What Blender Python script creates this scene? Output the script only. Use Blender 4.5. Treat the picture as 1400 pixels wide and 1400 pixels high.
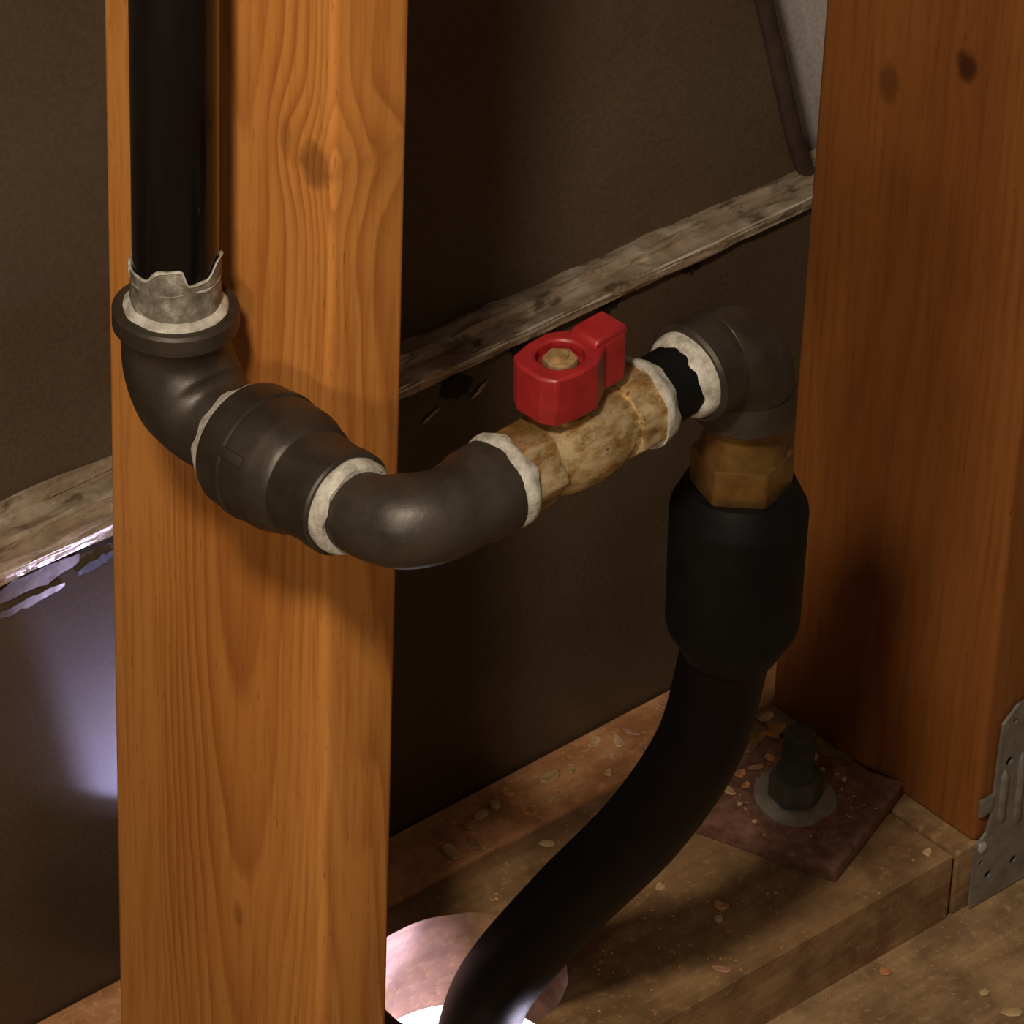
import bpy, bmesh, math, random
from mathutils import Vector, Matrix, noise

random.seed(7)
for o in list(bpy.data.objects):
    bpy.data.objects.remove(o, do_unlink=True)
scene = bpy.context.scene
COL = scene.collection

# ------------------------------------------------------------------ camera
cam_d = bpy.data.cameras.new('camera')
cam = bpy.data.objects.new('camera', cam_d)
COL.objects.link(cam)
RX = Vector((0.74865013, -0.66221673, 0.03149572))      # image right in the world
RY = Vector((-0.36668285, -0.45318641, -0.81250586))    # image down in the world
RZ = Vector((0.55232841, 0.59673368, -0.58210158))      # viewing direction
CAMLOC = Vector((-1.23467704, -1.45021095, 1.61166495))
m = Matrix((RX, -RY, -RZ)).transposed().to_4x4()
m.translation = CAMLOC
cam.matrix_world = m
cam_d.sensor_width = 36.0
cam_d.lens = 36.0 * 7156.286 / 1400.0
cam_d.clip_start = 0.05
cam_d.clip_end = 50
scene.camera = cam

# ------------------------------------------------------------------ light
world = bpy.data.worlds.new('world')
scene.world = world
world.use_nodes = True
bg = world.node_tree.nodes['Background']
bg.inputs['Color'].default_value = (1.0, 0.86, 0.66, 1)
bg.inputs['Strength'].default_value = 0.085

sp = bpy.data.lights.new('room_lamp', 'SPOT')            # warm lamp standing to the left of the photographer
sp.energy = 12.5
sp.color = (1.0, 0.87, 0.68)
sp.shadow_soft_size = 0.05
sp.spot_size = math.radians(46)
sp.spot_blend = 1.0
lamp = bpy.data.objects.new('room_lamp', sp)
COL.objects.link(lamp)
lamp.location = (-1.02, -0.84, 0.92)
lamp.rotation_euler = (Vector((-0.17, -0.12, 0.52)) - lamp.location).to_track_quat('-Z', 'Y').to_euler()

ar = bpy.data.lights.new('upper_room_light', 'AREA')           # added light high on the left, standing in for the room lighting
ar.shape = 'DISK'
ar.size = 0.16
ar.energy = 22
ar.color = (1.0, 0.88, 0.70)
soft = bpy.data.objects.new('upper_room_light', ar)
COL.objects.link(soft)
soft.location = (-1.05, -0.90, 1.75)
soft.rotation_euler = (Vector((0.0, -0.15, 0.35)) - soft.location).to_track_quat('-Z', 'Y').to_euler()

# cold LED lamp under the floor: a bare glow and a beam going up through the bored hole
LAMP = Vector((0.083, -0.138, -0.090))
BEAM = Vector((-0.020, -0.075, 0.038))
bl = bpy.data.lights.new('crawl_space_beam', 'SPOT')
bl.energy = 8
bl.color = (0.56, 0.54, 1.0)
bl.shadow_soft_size = 0.003
bl.spot_size = math.radians(24)
bl.spot_blend = 0.35
under = bpy.data.objects.new('crawl_space_beam', bl)
COL.objects.link(under)
under.location = LAMP
under.rotation_euler = (BEAM - LAMP).to_track_quat('-Z', 'Y').to_euler()
pl_ = bpy.data.lights.new('crawl_space_glow', 'POINT')
pl_.energy = 2.4
pl_.color = (0.86, 0.66, 1.0)
pl_.shadow_soft_size = 0.012
glow = bpy.data.objects.new('crawl_space_glow', pl_)
COL.objects.link(glow)
glow.location = LAMP + Vector((0, 0, 0.004))

vs = scene.view_settings
vs.view_transform = 'Standard'
vs.look = 'None'
vs.exposure = 0.0
vs.gamma = 1.0
vs.use_curve_mapping = False

# ------------------------------------------------------------------ material helpers
def lin(r, g, b):
    f = lambda c: (c / 255 / 12.92) if c / 255 <= 0.04045 else ((c / 255 + 0.055) / 1.055) ** 2.4
    return (f(r), f(g), f(b), 1)

class NT:
    def __init__(s, name):
        s.mat = bpy.data.materials.new(name)
        s.mat.use_nodes = True
        s.t = s.mat.node_tree
        s.bsdf = s.t.nodes['Principled BSDF']
        s.tc = s.t.nodes.new('ShaderNodeTexCoord')
    def n(s, typ, **kw):
        nd = s.t.nodes.new(typ)
        for k, v in kw.items():
            setattr(nd, k, v)
        return nd
    def link(s, a, b):
        s.t.links.new(a, b)
    def val(s, sock, v):
        if hasattr(v, 'is_output') or isinstance(v, bpy.types.NodeSocket):
            s.link(v, sock)
        else:
            sock.default_value = v
    def math(s, op, a, b=0.0, c=0.0, clamp=False):
        nd = s.n('ShaderNodeMath', operation=op, use_clamp=clamp)
        s.val(nd.inputs[0], a); s.val(nd.inputs[1], b); s.val(nd.inputs[2], c)
        return nd.outputs[0]
    def noise(s, scale=(1, 1, 1), detail=4, rough=0.55, coord=None, dist=0.0):
        mp = s.n('ShaderNodeMapping')
        mp.inputs['Scale'].default_value = scale
        s.link(coord or s.tc.outputs['Object'], mp.inputs['Vector'])
        nz = s.n('ShaderNodeTexNoise')
        nz.inputs['Scale'].default_value = 1.0
        nz.inputs['Detail'].default_value = detail
        nz.inputs['Roughness'].default_value = rough
        nz.inputs['Distortion'].default_value = dist
        s.link(mp.outputs[0], nz.inputs['Vector'])
        return nz.outputs[0]
    def ramp(s, fac, stops, interp='LINEAR'):
        r = s.n('ShaderNodeValToRGB')
        r.color_ramp.interpolation = interp
        els = r.color_ramp.elements
        while len(els) < len(stops):
            els.new(0.5)
        for e, (p, c) in zip(els, stops):
            e.position = p
            e.color = c if len(c) == 4 else (*c, 1)
        s.link(fac, r.inputs[0])
        return r.outputs[0]
    def mix(s, fac, a, b, mode='MIX'):
        nd = s.n('ShaderNodeMix', data_type='RGBA', blend_type=mode)
        s.val(nd.inputs[0], fac); s.val(nd.inputs[6], a); s.val(nd.inputs[7], b)
        return nd.outputs[2]
    def bump(s, h, strength=0.3, dist=0.001):
        b = s.n('ShaderNodeBump')
        b.inputs['Strength'].default_value = strength
        b.inputs['Distance'].default_value = dist
        s.link(h, b.inputs['Height'])
        s.link(b.outputs[0], s.bsdf.inputs['Normal'])
    def out(s, color, rough, metal=0.0, spec=0.5):
        s.val(s.bsdf.inputs['Base Color'], color)
        s.val(s.bsdf.inputs['Roughness'], rough)
        s.bsdf.inputs['Metallic'].default_value = metal
        s.bsdf.inputs['Specular IOR Level'].default_value = spec
        return s.mat

def grey(v):
    return (v, v, v, 1)

def mat_simple(name, c1, c2, scale=60, rough=0.5, metal=0.0, spec=0.5, bump=0.0, bdist=0.001, lo=0.35, hi=0.65, detail=5, aniso=(1, 1, 1)):
    t = NT(name)
    f = t.noise((scale * aniso[0], scale * aniso[1], scale * aniso[2]), detail)
    c = t.ramp(f, [(lo, c1), (hi, c2)])
    if bump:
        t.bump(f, bump, bdist)
    return t.out(c, rough, metal, spec)

def mat_stud(name, light, mid, dark, yc, A, B, knots, ringmix=0.75, phase=0.0, plain=None):
    """flat-sawn softwood: grain runs along local z, cathedral tip centred on local y = yc"""
    t = NT(name)
    sx = t.n('ShaderNodeSeparateXYZ')
    t.link(t.tc.outputs['Object'], sx.inputs[0])
    x, y, z = sx.outputs
    warp = t.noise((30, 22, 3.0), 3, 0.5)
    warp = t.math('MULTIPLY_ADD', warp, 0.020, -0.010)
    dy = t.math('ADD', t.math('MULTIPLY_ADD', x, 0.35, -yc), t.math('ADD', y, warp))
    q = t.math('MULTIPLY', t.math('MULTIPLY', dy, dy), A)
    q = t.math('ADD', q, t.math('MULTIPLY_ADD', z, -B, phase))
    q = t.math('ADD', q, t.math('MULTIPLY_ADD', t.noise((8, 8, 5), 2), 1.6, -0.8))
    kd = None
    for (ky, kz, ry, rz, wq, amt) in knots:
        a = t.math('DIVIDE', t.math('SUBTRACT', y, ky), ry)
        b = t.math('DIVIDE', t.math('SUBTRACT', z, kz), rz)
        d2 = t.math('ADD', t.math('MULTIPLY', a, a), t.math('MULTIPLY', b, b))
        d2 = t.math('ADD', d2, t.math('MULTIPLY_ADD', t.noise((120, 120, 120), 3), 1.4, -0.7))
        g = t.math('POWER', 2.7183, t.math('MULTIPLY', d2, -0.20))
        q = t.math('ADD', q, t.math('MULTIPLY', g, wq))
        k = t.math('MULTIPLY', t.math('SUBTRACT', 1.3, d2, clamp=True), amt, clamp=True)
        kd = k if kd is None else t.math('MAXIMUM', kd, k)
    fr = t.math('FRACT', q)
    ring = t.ramp(fr, [(0.0, grey(0.0)), (0.35, grey(0.15)), (0.72, grey(0.75)), (0.86, grey(1.0)), (1.0, grey(0.0))])
    patch = t.ramp(t.noise((20, 20, 3), 2), [(0.35, grey(0.25)), (0.62, grey(1.0))])
    ring = t.math('MULTIPLY', t.math('MULTIPLY', ring, patch), ringmix)
    if plain:                                            # smooth band without rings near one edge of the board
        pl = t.ramp(t.math('ADD', y, t.math('MULTIPLY', warp, 0.6)), [(plain - 0.004, grey(0.06)), (plain + 0.006, grey(1))])
        ring = t.math('MULTIPLY', ring, pl)
    big = t.noise((14, 16, 2.2), 3)
    col = t.mix(t.ramp(big, [(0.3, grey(0)), (0.7, grey(1))]), light, mid)
    col = t.mix(ring, col, dark)
    fine = t.noise((260, 260, 14), 4, 0.6)
    col = t.mix(t.ramp(fine, [(0.30, grey(0.50)), (0.52, grey(0.0))]), col, dark)
    speck = t.noise((700, 700, 90), 2, 0.5)
    col = t.mix(t.ramp(speck, [(0.66, grey(0.0)), (0.74, grey(0.45))]), col, (dark[0] * 0.5, dark[1] * 0.45, dark[2] * 0.4, 1))
    if kd is not None:
        col = t.mix(kd, col, (dark[0] * 0.42, dark[1] * 0.40, dark[2] * 0.5, 1))
    t.bump(t.math('ADD', t.math('MULTIPLY', fine, 0.5), t.math('MULTIPLY', ring, -0.4)), 0.25, 0.0006)
    return t.out(col, 0.55, 0, 0.35)

M = {}
M['stud_a'] = mat_stud('fir_stud_golden', (0.66, 0.275, 0.066, 1), (0.53, 0.195, 0.038, 1), (0.31, 0.088, 0.014, 1),
                       0.089, 2600, 8.0, [(0.130, 0.533, 0.0095, 0.0105, 1.5, 0.60), (0.113, 0.537, 0.004, 0.010, 0.5, 0.35),
                                          (0.150, 0.603, 0.006, 0.008, 0.3, 0.35), (0.085, 0.138, 0.003, 0.007, 0.3, 0.4)],
                       0.72, 0.15, plain=0.034)
M['stud_b'] = mat_stud('fir_stud_red', (0.285, 0.098, 0.020, 1), (0.205, 0.063, 0.013, 1), (0.12, 0.033, 0.007, 1),
                       0.03, 700, 3.0, [(0.0435, 0.376, 0.006, 0.011, 0.5, 0.55), (0.0887, 0.4066, 0.0065, 0.009, 0.8, 0.95)],
                       0.30, 0.4)

def mat_plank(name, light, dark, along='x', dirt=(0.05, 0.03, 0.018, 1), rough=0.8, specks=True):
    t = NT(name)
    sc = (6, 110, 110) if along == 'x' else (110, 6, 110)
    f = t.noise(sc, 4, 0.6)
    col = t.ramp(f, [(0.32, dark), (0.68, light)])
    d = t.noise((28, 28, 28), 5, 0.65)
    col = t.mix(t.ramp(d, [(0.40, grey(0.75)), (0.60, grey(0))]), col, dirt)
    if specks:
        s1 = t.noise((230, 230, 230), 3, 0.6)
        col = t.mix(t.ramp(s1, [(0.58, grey(0)), (0.66, grey(0.35))]), col, (light[0] * 1.35, light[1] * 1.3, light[2] * 1.2, 1))
    t.bump(t.math('ADD', f, d), 0.5, 0.0015)
    return t.out(col, rough, 0, 0.25)

M['plate'] = mat_plank('sole_plate_wood', (0.34, 0.200, 0.094, 1), (0.24, 0.130, 0.056, 1), dirt=(0.12, 0.062, 0.026, 1))
M['strip'] = mat_plank('backing_strip_wood', (0.62, 0.31, 0.145, 1), (0.44, 0.195, 0.08, 1), dirt=(0.26, 0.10, 0.035, 1))
M['floor'] = mat_plank('chip_board_floor', (0.44, 0.275, 0.145, 1), (0.29, 0.170, 0.080, 1), dirt=(0.16, 0.09, 0.045, 1))
M['concrete'] = mat_simple('pale_concrete', (0.62, 0.60, 0.58, 1), (0.75, 0.73, 0.70, 1), 40, 0.9, bump=0.3)

def mat_panel(name, c1, c2, rough, spec):
    t = NT(name)
    f = t.noise((7, 7, 7), 4, 0.55)
    fine = t.noise((420, 420, 420), 2, 0.6)
    col = t.ramp(f, [(0.33, c1), (0.67, c2)])
    col = t.mix(t.ramp(fine, [(0.35, grey(0.35)), (0.6, grey(0))]), col, (c1[0] * 0.5, c1[1] * 0.5, c1[2] * 0.5, 1))
    t.bump(t.math('ADD', t.math('MULTIPLY', fine, 0.2), f), 0.07, 0.0006)
    return t.out(col, rough, 0, spec)

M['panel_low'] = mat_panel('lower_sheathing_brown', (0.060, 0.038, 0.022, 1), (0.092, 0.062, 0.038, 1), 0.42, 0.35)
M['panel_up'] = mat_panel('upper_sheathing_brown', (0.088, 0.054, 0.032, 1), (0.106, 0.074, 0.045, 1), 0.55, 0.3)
M['panel_grey'] = mat_panel('grey_sheathing', (0.40, 0.34, 0.33, 1), (0.50, 0.43, 0.42, 1), 0.7, 0.3)

def mat_tape():
    t = NT('dusty_foil_tape')
    f = t.noise((55, 70, 70), 3, 0.5)
    col = t.ramp(f, [(0.30, (0.52, 0.38, 0.26, 1)), (0.50, (0.68, 0.53, 0.38, 1)), (0.70, (0.88, 0.77, 0.62, 1))])
    g = t.noise((40, 150, 150), 4)
    r = t.ramp(g, [(0.35, grey(0.20)), (0.65, grey(0.55))])
    col = t.mix(t.ramp(t.noise((45, 70, 70), 4, 0.6), [(0.34, grey(0.75)), (0.42, grey(0))]), col, (0.16, 0.10, 0.06, 1))
    t.bump(f, 1.0, 0.004)
    return t.out(col, r, 0.35, 0.6)
M['tape'] = mat_tape()
M['tape_lip'] = mat_simple('bright_foil_edge', (0.50, 0.40, 0.29, 1), (0.85, 0.76, 0.63, 1), 60, 0.3, 0.4, bump=0.4)
M['tape_dark'] = mat_simple('dirty_tape_scrap', (0.16, 0.12, 0.10, 1), (0.34, 0.27, 0.22, 1), 90, 0.4, 0.2, bump=0.5)
M['cable'] = mat_simple('dark_cable_sheath', (0.030, 0.016, 0.012, 1), (0.055, 0.030, 0.022, 1), 50, 0.6)

def mat_iron():
    t = NT('malleable_iron')
    f = t.noise((420, 420, 420), 4, 0.6)
    big = t.noise((45, 45, 45), 4, 0.6)
    col = t.ramp(big, [(0.35, (0.031, 0.0225, 0.0155, 1)), (0.65, (0.056, 0.041, 0.0285, 1))])
    r = t.ramp(big, [(0.3, grey(0.36)), (0.7, grey(0.52))])
    t.bump(t.math('ADD', t.math('MULTIPLY', f, 0.5), big), 0.28, 0.0008)
    return t.out(col, r, 0.35, 0.5)
M['iron'] = mat_iron()

def mat_blackpipe():
    t = NT('black_lacquered_pipe')
    f = t.noise((50, 50, 12), 4, 0.6)
    col = t.ramp(f, [(0.4, (0.0035, 0.0028, 0.003, 1)), (0.7, (0.008, 0.0055, 0.0055, 1))])
    sc = t.noise((160, 160, 60), 4, 0.7)
    col = t.mix(t.ramp(sc, [(0.70, grey(0)), (0.80, grey(0.35))]), col, (0.16, 0.14, 0.13, 1))
    return t.out(col, t.ramp(f, [(0.4, grey(0.16)), (0.7, grey(0.30))]), 0, 0.35)
M['blackpipe'] = mat_blackpipe()
M['blackpoly'] = mat_simple('black_polyethylene', (0.0026, 0.0022, 0.0026, 1), (0.004, 0.0034, 0.0034, 1), 60, 0.5, 0, 0.14)
M['blackpoly_cap'] = mat_simple('black_moulded_plastic', (0.0028, 0.0027, 0.0026, 1), (0.0048, 0.0047, 0.0044, 1), 60, 0.55, 0, 0.15)

def mat_sealant(name, a, b, c, lo=0.38, mid=0.52, hi=0.68):
    t = NT(name)
    f = t.noise((150, 150, 150), 5, 0.65)
    col = t.ramp(f, [(lo, a), (mid, b), (hi, c)])
    t.bump(f, 0.6, 0.0012)
    return t.out(col, 0.5, 0, 0.4)
M['sealant'] = mat_sealant('white_thread_sealant', (0.30, 0.265, 0.22, 1), (0.46, 0.42, 0.36, 1), (0.58, 0.54, 0.47, 1))
M['sealant_thin'] = mat_sealant('smeared_thread_sealant', (0.095, 0.078, 0.060, 1), (0.20, 0.17, 0.135, 1), (0.42, 0.37, 0.31, 1), 0.34, 0.54, 0.74)

def mat_brass(name, dust):
    t = NT(name)
    f = t.noise((90, 90, 90), 5, 0.65)
    col = t.ramp(f, [(0.36, (0.22, 0.105, 0.028, 1)), (0.6, (0.40, 0.21, 0.06, 1))])
    if dust:                                             # pale compound smeared over the casting
        d = t.noise((70, 130, 130), 5, 0.7)
        sxyz = t.n('ShaderNodeSeparateXYZ')
        t.link(t.tc.outputs['Object'], sxyz.inputs[0])
        dm = t.ramp(d, [(0.40, grey(0)), (0.58, grey(0.9))])
        side = t.ramp(t.math('MULTIPLY_ADD', sxyz.outputs[1], -30.0, 0.35), [(0.15, grey(0)), (0.75, grey(1))])
        col = t.mix(t.math('MULTIPLY', dm, side), col, (0.70, 0.54, 0.30, 1))
        sp_ = t.noise((190, 190, 190), 3, 0.6)
        col = t.mix(t.ramp(sp_, [(0.64, grey(0)), (0.70, grey(0.8))]), col, (0.13, 0.05, 0.015, 1))
    t.bump(f, 0.35, 0.001)
    return t.out(col, t.ramp(f, [(0.3, grey(0.3)), (0.7, grey(0.5))]), 0.55, 0.5)
M['brass'] = mat_brass('cast_brass', True)
M['brass_nut'] = mat_simple('dull_machined_brass', (0.13, 0.066, 0.018, 1), (0.24, 0.125, 0.036, 1), 90, 0.34, 0.6, bump=0.2)
M['screw'] = mat_simple('pale_brass_screw', (0.34, 0.19, 0.075, 1), (0.55, 0.37, 0.18, 1), 200, 0.4, 0.4)
M['red'] = mat_simple('red_painted_handle', (0.235, 0.009, 0.011, 1), (0.32, 0.016, 0.017, 1), 90, 0.42, 0, 0.5, bump=0.15)
M['rust'] = mat_simple('rusty_steel_washer', (0.12, 0.052, 0.032, 1), (0.24, 0.115, 0.075, 1), 160, 0.75, 0.1, 0.3, bump=0.4)
M['bolt'] = mat_simple('dull_dark_steel', (0.060, 0.056, 0.042, 1), (0.095, 0.090, 0.070, 1), 120, 0.65, 0.3, bump=0.2)
M['washer'] = mat_simple('dull_zinc_washer', (0.19, 0.15, 0.115, 1), (0.27, 0.22, 0.17, 1), 140, 0.6, 0.3, bump=0.2)
M['galv'] = mat_simple('galvanized_sheet', (0.21, 0.20, 0.175, 1), (0.32, 0.305, 0.27, 1), 110, 0.42, 0.55, bump=0.15)
M['nail'] = mat_simple('bright_nail_head', (0.55, 0.54, 0.50, 1), (0.7, 0.69, 0.66, 1), 200, 0.3, 0.6)
M['chip_a'] = mat_simple('pale_wood_chip', (0.42, 0.25, 0.12, 1), (0.60, 0.40, 0.21, 1), 180, 0.8)
M['chip_b'] = mat_simple('orange_wood_chip', (0.38, 0.15, 0.045, 1), (0.52, 0.24, 0.085, 1), 180, 0.8)
M['chip_c'] = mat_simple('reddish_wood_chip', (0.30, 0.13, 0.075, 1), (0.46, 0.24, 0.16, 1), 180, 0.8)
M['lampbody'] = mat_simple('lamp_black_plastic', (0.02, 0.02, 0.022, 1), (0.03, 0.03, 0.033, 1), 60, 0.5)
tl = NT('lit_led_lens')
tl.bsdf.inputs['Base Color'].default_value = (0.9, 0.9, 0.95, 1)
tl.bsdf.inputs['Emission Color'].default_value = (0.72, 0.80, 1.0, 1)
tl.bsdf.inputs['Emission Strength'].default_value = 11.0
M['lens'] = tl.mat

# ------------------------------------------------------------------ mesh helpers
def link(name, bm, mat, parent=None, loc=(0, 0, 0), smooth=True, angle=35):
    """one mesh object; bm is in world coordinates, loc is the wanted world origin"""
    loc = Vector(loc)
    bmesh.ops.translate(bm, verts=bm.verts, vec=-loc)
    bmesh.ops.recalc_face_normals(bm, faces=bm.faces)
    me = bpy.data.meshes.new(name)
    bm.to_mesh(me)
    bm.free()
    o = bpy.data.objects.new(name, me)
    COL.objects.link(o)
    me.materials.append(M[mat] if isinstance(mat, str) else mat)
    if smooth:
        for p in me.polygons:
            p.use_smooth = True
        me.set_sharp_from_angle(angle=math.radians(angle))
    if parent is not None:
        o.parent = parent
        base = Vector((0, 0, 0))
        q = parent
        while q is not None:
            base += q.location
            q = q.parent
        o.location = loc - base
    else:
        o.location = loc
    return o

def empty(name, loc):
    e = bpy.data.objects.new(name, None)
    e.empty_display_size = 0.02
    COL.objects.link(e)
    e.location = loc
    return e

def tag(o, label=None, cat=None, group=None, kind=None):
    if label: o['label'] = label
    if cat: o['category'] = cat
    if group: o['group'] = group
    if kind: o['kind'] = kind
    return o

def box(bm, x0, x1, y0, y1, z0, z1, bev=0.0, seg=2, mat=None):
    vs_ = [bm.verts.new((x, y, z)) for z in (z0, z1) for y in (y0, y1) for x in (x0, x1)]
    idx = [(0, 1, 3, 2), (4, 6, 7, 5), (0, 4, 5, 1), (2, 3, 7, 6), (0, 2, 6, 4), (1, 5, 7, 3)]
    fs = [bm.faces.new([vs_[i] for i in f]) for f in idx]
    if mat is not None:
        bmesh.ops.transform(bm, matrix=mat, verts=vs_)
    if bev:
        es = list({e for f in fs for e in f.edges})
        bmesh.ops.bevel(bm, geom=es, offset=bev, segments=seg, profile=0.5, affect='EDGES')
    return bm

def frames(path):
    """rotation-minimising frames along a polyline"""
    n = len(path)
    tg = []
    for i in range(n):
        a = path[max(i - 1, 0)]
        b = path[min(i + 1, n - 1)]
        d = b - a
        tg.append(d.normalized() if d.length > 1e-9 else (tg[-1] if tg else Vector((0, 0, 1))))
    ref = Vector((0, 0, 1)) if abs(tg[0].z) < 0.9 else Vector((1, 0, 0))
    u = (ref - tg[0] * ref.dot(tg[0])).normalized()
    out = []
    for t in tg:
        u = (u - t * u.dot(t)).normalized()
        out.append((t, u, t.cross(u)))
    return out

def sweep(bm, path, radii, n=40, cap=True, jitter=None, fr=None):
    path = [Vector(p) for p in path]
    fr = fr or frames(path)
    rings = []
    for i, (p, r) in enumerate(zip(path, radii)):
        t, u, v = fr[i]
        ring = []
        for k in range(n):
            a = 2 * math.pi * k / n
            rr = r + (jitter(i, a) if jitter else 0)
            ring.append(bm.verts.new(p + (u * math.cos(a) + v * math.sin(a)) * rr))
        rings.append(ring)
    for i in range(len(rings) - 1):
        for k in range(n):
            k2 = (k + 1) % n
            bm.faces.new((rings[i][k], rings[i][k2], rings[i + 1][k2], rings[i + 1][k]))
    if cap:
        bm.faces.new(rings[0][::-1])
        bm.faces.new(rings[-1])
    return bm

def lathe(bm, a, b, prof, n=40, cap=True, jitter=None):
    """profile [(t, r)] along the axis a->b, t in 0..1 (repeated t = a step)"""
    a = Vector(a); b = Vector(b)
    path = [a.lerp(b, t) for t, r in prof]
    t = (b - a).normalized()
    ref = Vector((0, 0, 1)) if abs(t.z) < 0.9 else Vector((1, 0, 0))
    u = (ref - t * ref.dot(t)).normalized()
    fr = [(t, u, t.cross(u))] * len(path)
    return sweep(bm, path, [r for _, r in prof], n, cap, jitter, fr)

def prism(bm, a, b, r, n=6, rot=0.0, bev=0.0, ref=None):
    """n-sided prism along a->b"""
    a = Vector(a); b = Vector(b)
    t = (b - a).normalized()
    if ref is None:
        ref = Vector((0, 0, 1)) if abs(t.z) < 0.9 else Vector((1, 0, 0))
    u = (ref - t * ref.dot(t)).normalized()
    v = t.cross(u)
    rings = []
    for p in (a, b):
        rings.append([bm.verts.new(p + (u * math.cos(rot + 2 * math.pi * k / n) + v * math.sin(rot + 2 * math.pi * k / n)) * r) for k in range(n)])
    fs = [bm.faces.new((rings[0][k], rings[0][(k + 1) % n], rings[1][(k + 1) % n], rings[1][k])) for k in range(n)]
    fs += [bm.faces.new(rings[0][::-1]), bm.faces.new(rings[1])]
    if bev:
        es = list({e for f in fs for e in f.edges})
        bmesh.ops.bevel(bm, geom=es, offset=bev, segments=2, profile=0.5, affect='EDGES')
    return bm

def elbow_path(corner, da, db, la, lb, R, seg=14):
    """centreline from corner+da*la round to corner+db*lb, with t measured in metres"""
    c = Vector(corner); da = Vector(da).normalized(); db = Vector(db).normalized()
    ang = math.pi - da.angle(db)
    tl_ = R * math.tan(ang / 2)
    A = c + da * tl_; B = c + db * tl_
    cen = c + (da + db).normalized() * (R / math.cos(ang / 2))
    arc = []
    va = A - cen
    ax = va.cross(B - cen).normalized()
    for i in range(seg + 1):
        arc.append(cen + Matrix.Rotation(ang * i / seg, 3, ax) @ va)
    return c + da * la, A, arc, B, c + db * lb

def elbow(bm, corner, da, db, la, lb, R, body, ca, cb, cla, clb, enda=None, endb=None, n=44):
    """body radius, collar radii ca/cb and lengths cla/clb (None = male end tapering to enda/endb)"""
    s, A, arc, B, e = elbow_path(corner, da, db, la, lb, R)
    path, rad = [], []
    dA = (A - s).normalized(); dB = (e - B).normalized()
    def add(p, r): path.append(p); rad.append(r)
    if ca:
        add(s, ca - 0.0012); add(s + dA * 0.0012, ca); add(s + dA * (cla - 0.001), ca)
        add(s + dA * (cla + 0.0025), body + 0.0006)
    else:
        add(s, enda); add(s.lerp(A, 0.5), enda + (body - enda) * 0.45)
    N = len(arc)
    for i, p in enumerate(arc):
        f = i / (N - 1)
        r = body + 0.0009 * math.sin(math.pi * f)
        if not ca and f < 0.45: r = (enda + (body - enda) * 0.45) + (r - (enda + (body - enda) * 0.45)) * (f / 0.45)
        if not cb and f > 0.55: r = r + ((endb + (body - endb) * 0.45) - r) * ((f - 0.55) / 0.45)
        add(p, r)
    if cb:
        add(e - dB * (clb + 0.0025), body + 0.0006); add(e - dB * (clb - 0.001), cb)
        add(e - dB * 0.0012, cb); add(e, cb - 0.0012)
    else:
        add(B.lerp(e, 0.5), endb + (body - endb) * 0.3); add(e, endb)
    sweep(bm, path, rad, n)
    return bm

def sealant_ring(name, p, d, r0, r1, length, parent, seed, mat='sealant', slope=0.0):
    """a bead of pipe dope squeezed out around a joint at p, pointing along d"""
    bm = bmesh.new()
    p = Vector(p); d = Vector(d).normalized()
    prof = []
    K = 7
    for i in range(K):
        f = i / (K - 1)
        r = r0 + (r1 - r0) * f
        r += 0.0011 * math.sin(math.pi * f)
        prof.append((f, r))
    def jit(i, a):
        return 0.0007 * noise.noise(Vector((math.cos(a) * 2.2 + seed, math.sin(a) * 2.2, i * 0.35 + seed * 3)))
    a0 = p; b0 = p + d * length
    lathe(bm, a0, b0, prof, 56, True, jit)
    # ragged free edge
    for v in bm.verts:
        f = (v.co - a0).dot(d) / length
        if f > 0.4:
            rad = (v.co - a0) - d * (v.co - a0).dot(d)
            if rad.length > 1e-5:
                a = rad.normalized()
                v.co += d * (0.0028 * noise.noise(a * 2.6 + Vector((seed, 0, seed))) * (f - 0.4) / 0.6)
    return link(name, bm, mat, parent, p)

def rect_with_hole(bm, x0, x1, y0, y1, z0, z1, cx, cy, r, n=72, ragged=0.0, bev=0.0):
    angs = [2 * math.pi * i / n for i in range(n)]
    for (X, Y) in ((x0, y0), (x1, y0), (x1, y1), (x0, y1)):
        angs.append(math.atan2(Y - cy, X - cx) % (2 * math.pi))
    angs = sorted(set(round(a, 6) for a in angs))
    def outer(a):
        dx, dy = math.cos(a), math.sin(a)
        ts = []
        if dx > 1e-9: ts.append((x1 - cx) / dx)
        if dx < -1e-9: ts.append((x0 - cx) / dx)
        if dy > 1e-9: ts.append((y1 - cy) / dy)
        if dy < -1e-9: ts.append((y0 - cy) / dy)
        t = min(ts)
        return cx + dx * t, cy + dy * t
    L = []
    for a in angs:
        rr = r + ragged * noise.noise(Vector((math.cos(a) * 4, math.sin(a) * 4, 3.3)))
        rb = r + ragged * 0.6 * noise.noise(Vector((math.cos(a) * 4, math.sin(a) * 4, 9.3)))
        ox, oy = outer(a)
        L.append((bm.verts.new((cx + math.cos(a) * rr, cy + math.sin(a) * rr, z1)), bm.verts.new((ox, oy, z1)),
                  bm.verts.new((ox, oy, z0)), bm.verts.new((cx + math.cos(a) * rb, cy + math.sin(a) * rb, z0))))
    for i in range(len(L)):
        p, q = L[i], L[(i + 1) % len(L)]
        for k in range(4):
            k2 = (k + 1) % 4
            bm.faces.new((p[k], q[k], q[k2], p[k2]))
    return bm

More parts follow.
